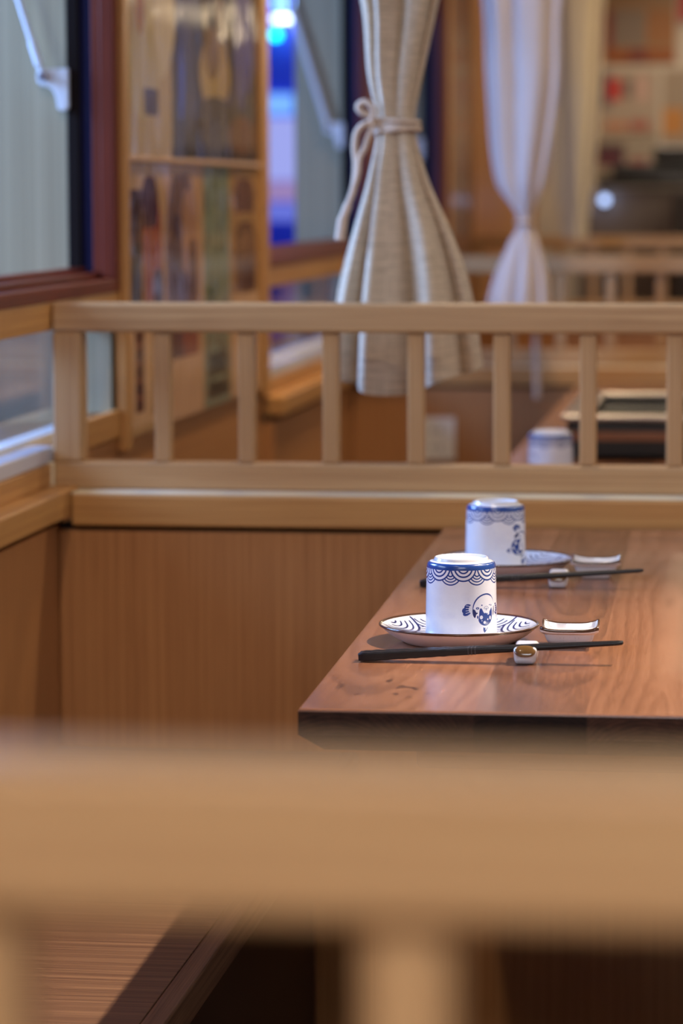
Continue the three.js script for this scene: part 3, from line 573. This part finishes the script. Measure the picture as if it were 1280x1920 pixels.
// stations: [y, left x, right x, half depth, pleat height]; the cloth is a bunched loop, its pleats run the whole height
function curtainGeo(st, pleats, phase, hem, rows = 90, cols = 220) {
  const pos = [], uv = [], idx = [], y0 = st[0][0], y1 = st[st.length - 1][0];
  for (let j = 0; j <= rows; j++) for (let i = 0; i <= cols; i++) {
    const a = i / cols * 2 * Math.PI, front = Math.sin(a), yb = lerp(y0, y1, j / rows), y = yb + hem(a) * smooth(0.75, 1, j / rows);
    const xl = curve(st, yb, 1), xr = curve(st, yb, 2), d = curve(st, yb, 3), am = curve(st, yb, 4), cx = (xl + xr) / 2, w = (xr - xl) / 2;
    const q = a * pleats + phase + 1.1 * Math.sin(a * 2 + phase) + 0.5 * Math.sin(yb * 3 + a * 3), s = Math.sin(q), pl = am * (1.9 * Math.pow(Math.abs(Math.sin(q / 2)), 0.7) - 1.15 + 0.16 * Math.sin(q * 1.6 + 2 + yb * 4));
    const edge = Math.abs(Math.cos(a));
    pos.push(cx + Math.cos(a) * (w + pl * 0.15) + am * 0.25 * Math.cos(q) * (1 - edge), y, front * (d + pl));
    uv.push(i / cols * 1.1, y);
  }
  const n = cols + 1; for (let j = 0; j < rows; j++) for (let i = 0; i < cols; i++) { const k = j * n + i; idx.push(k, k + 1, k + n, k + 1, k + n + 1, k + n); }
  const g = new THREE.BufferGeometry(); g.setAttribute('position', new THREE.Float32BufferAttribute(pos, 3)); g.setAttribute('uv', new THREE.Float32BufferAttribute(uv, 2)); g.setIndex(idx); g.computeVertexNormals(); return g;
}
function tube(pts, r, seg = 60, closed = false) { return new THREE.TubeGeometry(new THREE.CatmullRomCurve3(pts.map((p) => new THREE.Vector3(...p)), closed), seg, r, 8, closed); }
function makeRod(t, x0, x1, y) { const g = new THREE.CylinderGeometry(0.010, 0.010, x1 - x0, 16); g.rotateZ(Math.PI / 2); g.translate((x0 + x1) / 2, y, 0); part('rod', g, M.steel, t); for (const x of [x0 + 0.02, x1 - 0.02]) part('hanger', bx(x - 0.006, x + 0.006, y, CEIL, -0.006, 0.006, 'y', 0.001), M.steel, t); }
{
  const t = thing('curtain', 'natural linen curtain tied with a white cord behind the oak railing', 'curtain', [0, 0, -4.06]);
  part('cloth', curtainGeo([[2.06, -0.70, -0.28, 0.032, 0.024], [1.75, -0.605, -0.365, 0.034, 0.024], [1.43, -0.5347, -0.4319, 0.034, 0.017], [1.335, -0.527, -0.452, 0.030, 0.010], [1.268, -0.515, -0.463, 0.024, 0.005], [1.20, -0.526, -0.448, 0.032, 0.011], [1.125, -0.545, -0.418, 0.040, 0.020], [1.06, -0.560, -0.397, 0.046, 0.028], [1.00, -0.570, -0.385, 0.050, 0.032], [0.915, -0.578, -0.3735, 0.054, 0.036]], 8, 0.9,
    (a) => (Math.sin(a) > 0 ? -0.012 * Math.sin(a) + 0.024 * smooth(0.0, 0.8, Math.cos(a)) + 0.012 * smooth(0.2, 0.9, -Math.cos(a)) : 0.03)), M.linen, t);
  const ring = (y, tilt, r0 = 0.030, rz = 0.030) => Array.from({ length: 18 }, (_, i) => { const a = i / 18 * 2 * Math.PI; return [-0.488 + Math.cos(a) * (r0 + 0.002 * Math.sin(3 * a)), y + tilt * Math.cos(a), Math.sin(a) * rz]; });
  part('tie_cord', mergeGeometries([tube(ring(1.272, -0.002), 0.0036, 80, true), tube(ring(1.264, -0.003, 0.031, 0.031), 0.0038, 80, true), tube(ring(1.260, 0.003, 0.0305, 0.032), 0.0036, 80, true),
    tube([[-0.512, 1.268, 0.022], [-0.522, 1.279, 0.028], [-0.533, 1.284, 0.030], [-0.537, 1.291, 0.030], [-0.530, 1.297, 0.030], [-0.520, 1.293, 0.031], [-0.516, 1.282, 0.030], [-0.520, 1.270, 0.029]], 0.0045, 60),
    tube([[-0.516, 1.270, 0.029], [-0.529, 1.267, 0.032], [-0.538, 1.257, 0.034], [-0.541, 1.238, 0.036], [-0.539, 1.215, 0.038], [-0.540, 1.195, 0.040], [-0.543, 1.178, 0.042], [-0.549, 1.160, 0.045]], 0.0045, 60),
    tube([[-0.516, 1.268, 0.030], [-0.523, 1.250, 0.034], [-0.527, 1.236, 0.037], [-0.534, 1.222, 0.040], [-0.536, 1.203, 0.042], [-0.540, 1.187, 0.043]], 0.0040, 50)]), M.rope, t, 'off-white cord tied in a loop knot');
  part('cord_end', mergeGeometries([tube([[-0.549, 1.160, 0.045], [-0.553, 1.148, 0.047], [-0.557, 1.138, 0.047]], 0.0058, 16), tube([[-0.556, 1.142, 0.047], [-0.558, 1.126, 0.047], [-0.560, 1.112, 0.047]], 0.0072, 16)]), M.rope, t, 'frayed cord end');
  makeRod(t, -0.85, 0.1, 2.07);
}
{
  const t = thing('curtain', 'thin white curtain knotted low, behind the linen curtain', 'curtain', [0, 0, -6.45]);
  part('cloth', curtainGeo([[2.06, -0.70, -0.30, 0.030, 0.020], [1.6, -0.592, -0.418, 0.035, 0.020], [1.40, -0.580, -0.425, 0.035, 0.018], [1.20, -0.560, -0.455, 0.030, 0.012], [1.115, -0.510, -0.487, 0.020, 0.005], [1.07, -0.530, -0.470, 0.028, 0.008], [1.0, -0.560, -0.452, 0.036, 0.014], [0.945, -0.575, -0.446, 0.040, 0.018], [0.905, -0.580, -0.444, 0.042, 0.018]], 6, 2.2, () => 0), M.sheer, t);
  part('tie_cord', mergeGeometries([tube(Array.from({ length: 16 }, (_, i) => { const a = i / 16 * 6.2832; return [-0.4985 + Math.cos(a) * 0.017, 1.112, Math.sin(a) * 0.023]; }), 0.005, 60, true), tube([[-0.498, 1.11, -0.022], [-0.49, 1.0, -0.055], [-0.480, 0.9, -0.060], [-0.476, 0.80, -0.06], [-0.4745, 0.728, -0.06]], 0.007, 40)]), M.rope, t, 'pale tie cord with a long hanging tail');
  makeRod(t, -0.85, 0.1, 2.07);
}
{
  const t = thing('curtain', 'dim beige curtain hanging in front of the far wall prints', 'curtain', [0, 0, -9.42]);
  part('cloth', curtainGeo([[2.06, -0.70, -0.42, 0.030, 0.020], [1.78, -0.66, -0.482, 0.035, 0.020], [1.45, -0.645, -0.495, 0.035, 0.018], [1.20, -0.635, -0.515, 0.030, 0.014], [1.085, -0.612, -0.530, 0.025, 0.008], [1.03, -0.605, -0.535, 0.026, 0.008]], 6, 1.0, () => 0, 60, 160), M.beige, t);
  makeRod(t, -0.85, 0.1, 2.07);
}

// ------------------------------------------------------------------ behind the railing
{
  const t = thing('wall_socket', 'cream double wall socket on the panel below the far railing', 'socket', [-0.7135, 0.6235, -6.682]);
  part('face_plate', bx(-0.042, 0.042, -0.048, 0.048, 0, 0.008, 'x', 0.003), M.white, t);
  for (const y of [-0.02, 0.02]) for (const x of [-0.008, 0.008]) part('slot', bx(x - 0.0015, x + 0.0015, y - 0.005, y + 0.005, 0.0075, 0.0085, 'x', 0), M.black, t);
}
{
  const t = thing('tabletop_box', 'black metal-rimmed tabletop box on the table behind the railing', 'box', [-0.065, 0.7502, -5.05]);
  part('body', mergeGeometries([bx(-0.235, 0.235, 0.004, 0.062, 0.255, 0.285, 'x', 0.004), bx(-0.235, 0.235, 0.004, 0.062, -0.285, -0.255, 'x', 0.004), bx(-0.235, -0.205, 0.004, 0.062, -0.255, 0.255, 'z', 0.004), bx(0.205, 0.235, 0.004, 0.062, -0.255, 0.255, 'z', 0.004), bx(-0.22, 0.22, 0.002, 0.02, -0.27, 0.27, 'x', 0.002)]), M.black, t);
  part('reflect_band', bx(-0.2355, 0.2355, 0.030, 0.046, 0.283, 0.288, 'x', 0.002), M.walnut, t, 'brown reflection painted as a band along the front');  // brown strip stands for a reflection in the black front
  part('rim', mergeGeometries([bx(-0.245, 0.245, 0.062, 0.072, 0.245, 0.292, 'x', 0.004), bx(-0.245, 0.245, 0.062, 0.072, -0.292, -0.245, 'x', 0.004), bx(-0.245, -0.198, 0.062, 0.072, -0.245, 0.245, 'z', 0.004), bx(0.198, 0.245, 0.062, 0.072, -0.245, 0.245, 'z', 0.004)]), M.steel, t, 'bright metal rim');
  for (let k = 0; k < 8; k++) { const g = new THREE.CylinderGeometry(0.003, 0.003, 0.41, 10); g.rotateZ(Math.PI / 2); g.translate(0, 0.052, -0.21 + k * 0.06); part('bar', g, M.black, t); }
}
// ------------------------------------------------------------------ far end of the room
{
  const t = thing('service_counter', 'grey counter with a black top before the far wall', 'counter', [0.15, 0, -11.7]);
  part('cabinet', bx(-0.83, 1.2, 0, 1.19, -0.25, 0.25, 'y', 0.004), std({ color: rgb(112, 104, 100), roughness: 0.6 }), t);
  part('worktop', bx(-0.76, 1.25, 1.195, 1.235, -0.29, 0.29, 'x', 0.005), M.black, t, 'black worktop');
  const p = thing('black_tray', 'low black heap of trays on the far counter top', 'tray', [0.06, 1.2352, -11.7]);
  part('tray', bx(-0.62, 0.3, 0, 0.045, -0.15, 0.2, 'x', 0.01), M.black, p); part('tray', bx(-0.46, 0.3, 0.0455, 0.11, -0.15, 0.18, 'x', 0.01), M.black, p);
  const b = thing('tall_cupboard', 'dark tall cupboard at the right end of the grey counter', 'cupboard', [-0.05, 0, -11.15]);
  part('body', bx(-0.26, 0.4, 0, 1.17, -0.2, 0.2, 'y', 0.004), std({ color: rgb(42, 32, 28), roughness: 0.5 }), b);
  const l = thing('small_lamp', 'small blue-white lamp glowing on the front of the far counter', 'lamp', [-0.58, 1.145, -11.425]);
  part('holder', bx(-0.012, 0.012, -0.03, 0.03, -0.024, -0.016, 'y', 0.002), M.black, l);
  const bulb = part('bulb', new THREE.SphereGeometry(0.017, 24, 16), std({ color: 0x111111, emissive: new THREE.Color(0.45, 0.6, 1.0), emissiveIntensity: 2.6 }), l);
  const pl = new THREE.PointLight(new THREE.Color(0.45, 0.6, 1.0), 0.01); pl.castShadow = true; l.add(pl);
}
function farPrint(label, x0, x1, y0, y1, base, marks) {
  const w = x1 - x0, h = y1 - y0, t = thing('notice_board', label, 'poster', [(x0 + x1) / 2, (y0 + y1) / 2, Z1 + 0.004]);
  const tex = canvasTex(256, 256, (g) => { g.fillStyle = base; g.fillRect(0, 0, 256, 256); for (const [a, b, c, d, col] of marks) { g.fillStyle = col; g.fillRect(a * 256, b * 256, c * 256, d * 256); } });
  const geo = new THREE.BoxGeometry(w, h, 0.008); part('sheet', geo, std({ map: tex, roughness: 0.5 }), t);
  return t;
}
farPrint('wooden framed menu sheet with an orange lower bar, top of the far wall', -0.645, -0.35, 1.71, 2.25, '#8a6a4a', [[0, 0.9, 1, 0.1, '#8a4a1c'], [0.08, 0.6, 0.5, 0.28, '#7a6a5c'], [0.0, 0.6, 0.12, 0.3, '#7a3528'], [0.6, 0.6, 0.4, 0.26, '#8f6038'], [0.35, 0.9, 0.25, 0.1, '#6e2c24']]);
farPrint('pale sheet with a small red square on the far wall', -0.66, -0.42, 1.42, 1.68, '#a08f7c', [[0.0, 0.05, 0.18, 0.55, '#5f5a60'], [0.12, 0.14, 0.24, 0.34, '#b02420'], [0.40, 0.15, 0.16, 0.3, '#6f6058'], [0.62, 0.1, 0.2, 0.4, '#b59484'], [0.1, 0.82, 0.35, 0.14, '#b07858'], [0.5, 0.8, 0.35, 0.16, '#9a5a4c']]);
farPrint('pale sheet with a dark maroon patch low on the far wall', -0.68, -0.42, 1.255, 1.405, '#948876', [[0.02, 0.2, 0.45, 0.62, '#4b3438'], [0.06, 0.45, 0.34, 0.36, '#56202e'], [0.55, 0.6, 0.3, 0.3, '#8c5148']]);
farPrint('orange patched sheet right of the red square on the far wall', -0.40, -0.22, 1.36, 1.68, '#94836f', [[0.0, 0.5, 0.5, 0.34, '#b0783c'], [0.6, 0.1, 0.4, 0.4, '#8d8ca4']]);
farPrint('red and blue sheet at the upper right of the far wall', -0.34, -0.16, 1.86, 2.3, '#8d7f74', [[0, 0.55, 0.4, 0.4, '#a02028'], [0.4, 0.55, 0.5, 0.4, '#2c3560']]);

// ------------------------------------------------------------------ street outside
{
  const g = structure('street_ground'); part('ground_surface', bx(-16, WX - 0.26, -0.3, -0.05, -30, 8, 'z', 0), std({ color: rgb(60, 60, 66), roughness: 0.7 }), g);
  const glow = (r, gg, b, k) => std({ color: 0x050505, emissive: new THREE.Color(r, gg, b), emissiveIntensity: k, roughness: 0.5 });
  const t = thing('shop_front', 'blue lit shop front in the street outside the window', 'shop', [-2.4, 0, -15.3]);
  part('facade', bx(-1.2, 0.9, -0.05, 2.7, -0.4, 0, 'y', 0.004), std({ color: rgb(84, 100, 240), roughness: 0.5 }), t);
  part('lit_window', bx(-0.4, 0.45, 1.24, 1.56, 0.0, 0.03, 'x', 0.004), glow(0.38, 0.42, 0.92, 0.85), t, 'pale lavender lit window');
  part('lit_window', bx(-0.4, 0.45, 1.13, 1.235, 0.0, 0.03, 'x', 0.004), glow(0.5, 0.34, 0.72, 0.6), t, 'pink lavender lit strip');
  part('lit_window', bx(-0.4, 0.45, 1.03, 1.12, 0.0, 0.03, 'x', 0.004), glow(0.16, 0.2, 0.8, 0.8), t, 'blue lit strip');
  part('sign_panel', bx(-0.3, 0.03, 1.575, 1.68, 0.0, 0.05, 'x', 0.01), glow(0.18, 0.42, 1.0, 1.1), t, 'bright blue sign panel');
  
  for (const [n, y, r, c] of [['tube_lamp', 2.143, 0.010, [0.22, 0.48, 1.0, 7.5]], ['tube_lamp', 2.061, 0.010, [0.72, 0.86, 1.0, 8]]]) {
    const l = thing(n, n === 'tube_lamp' && y > 2.1 ? 'blue street tube lamp, upper of the two' : 'white street tube lamp, lower of the two', 'lamp', [-2.41, y, -15.26]);
    part('bracket', bx(-0.01, 0.01, -0.006, 0.006, -0.039, -0.008, 'z', 0.002), M.darkFrame, l);
    const cg = new THREE.CapsuleGeometry(r, 0.105, 6, 16); cg.rotateZ(Math.PI / 2); part('tube', cg, glow(...c), l);
    
    const pl = new THREE.PointLight(new THREE.Color(c[0], c[1], c[2]), 0.03); pl.castShadow = true; l.add(pl);
  }
  const l = thing('signal_lamp', 'round teal signal lamp below the street tube lamps', 'lamp', [-2.455, 1.978, -15.25]);
  part('bracket', bx(-0.01, 0.01, -0.006, 0.006, -0.049, -0.010, 'z', 0.002), M.darkFrame, l);
  part('lens', new THREE.SphereGeometry(0.022, 20, 14), glow(0.0, 0.5, 0.6, 9), l); 
  const pl = new THREE.PointLight(new THREE.Color(0, 0.5, 0.7), 0.02); pl.castShadow = true; l.add(pl);
  // light boxes added out of view to shine in at the windows
  for (const S of STREET_FILL) {
  const s = thing('street_fill', S.label, 'sign', [S.x, S.y, S.z], Math.PI / 2);
  part('case', bx(-S.w / 2 - 0.04, S.w / 2 + 0.04, -S.h / 2 - 0.04, S.h / 2 + 0.04, -0.16, -0.01, 'x', 0.01), M.darkFrame, s);
  part('face', bx(-S.w / 2, S.w / 2, -S.h / 2, S.h / 2, -0.01, 0, 'x', 0.002), glow(S.color.r, S.color.g, S.color.b, S.glow ?? 1.0), s);
  for (const x of [-1.0, 1.0]) part('post', bx(x - 0.05, x + 0.05, -S.y - 0.05, -S.h / 2 - 0.04, -0.12, -0.03, 'y', 0.004), M.darkFrame, s);
  const ra = new THREE.RectAreaLight(S.color, S.power, S.w, S.h); ra.position.z = 0.02; ra.lookAt(0, 0, 1); ra.rotation.set(0, Math.PI, 0); s.add(ra);
  }
}

// ------------------------------------------------------------------ lamps in the ceiling
SPOTS.forEach(([x, z, I, color, size, aim], i) => {
  const t = thing('downlight', 'small recessed ceiling downlight above the dining booths', 'lamp', [x, CEIL, z], 0, 'ceiling downlights');
  part('trim_ring', lathe([[0.036, -0.002], [0.048, -0.006], [0.052, -0.002], [0.052, 0]], 32), M.white, t);
  part('lens', new THREE.CylinderGeometry(0.036, 0.036, 0.002, 28).translate(0, -0.0015, 0), std({ color: 0x222222, emissive: color, emissiveIntensity: 9 }), t);
  const l = new THREE.SpotLight(color, I, 0, aim ? aim[3] : 0.95, aim ? 1 : 0.7, 2); l.position.set(0, -0.012, 0); l.target.position.set(...(aim ? [aim[0] - x, aim[1] - CEIL, aim[2] - z] : [0, -2, 0])); l.shadow.radius = size; l.castShadow = true; t.add(l, l.target);
});
FILL_PANELS.forEach(([x, z, w, d, I, color]) => {
  const t = thing('fill_panel', 'added flat fill light panel at the restaurant ceiling, out of view', 'lamp', [x, CEIL, z], 0, 'added fill panels');
  part('frame', mergeGeometries([bx(-w / 2 - 0.02, w / 2 + 0.02, -0.012, 0, -d / 2 - 0.02, -d / 2, 'x', 0.002), bx(-w / 2 - 0.02, w / 2 + 0.02, -0.012, 0, d / 2, d / 2 + 0.02, 'x', 0.002), bx(-w / 2 - 0.02, -w / 2, -0.012, 0, -d / 2, d / 2, 'z', 0.002), bx(w / 2, w / 2 + 0.02, -0.012, 0, -d / 2, d / 2, 'z', 0.002)]), M.white, t);
  part('diffuser', bx(-w / 2, w / 2, -0.008, -0.001, -d / 2, d / 2, 'x', 0), std({ color: 0x222222, emissive: color, emissiveIntensity: I * 0.5 }), t);
  const l = new THREE.RectAreaLight(color, I, w, d); l.position.y = -0.014; l.rotation.x = -Math.PI / 2; t.add(l);
});
// warm pendant bulbs to the right of the view; the glossy wall prints mirror them
[[-0.06, 1.72, -7.6], [0.12, 1.86, -8.2], [0.02, 1.66, -8.9], [0.3, 1.80, -9.3], [0.1, 1.92, -9.9], [0.42, 1.74, -10.4], [0.2, 1.84, -11.0]].forEach(([x, y, z]) => {
  const t = thing('pendant_lamp', 'small warm bulb hanging on a thin black cord', 'lamp', [x, y, z], 0, 'warm pendant bulbs');
  part('cord', new THREE.CylinderGeometry(0.003, 0.003, CEIL - y - 0.05, 8).translate(0, (CEIL - y + 0.05) / 2, 0), M.black, t);
  part('cap', lathe([[0, 0.075], [0.012, 0.072], [0.016, 0.05], [0.018, 0.032], [0.0, 0.032]], 24), M.black, t);
  part('bulb', new THREE.SphereGeometry(0.034, 24, 16), std({ color: 0x222222, emissive: new THREE.Color(1, 0.78, 0.5), emissiveIntensity: 14 }), t);
  const l = new THREE.PointLight(new THREE.Color(1, 0.78, 0.5), 0.25); l.shadow.radius = 1.5; l.castShadow = true; t.add(l);
});
renderer.render(scene, camera);
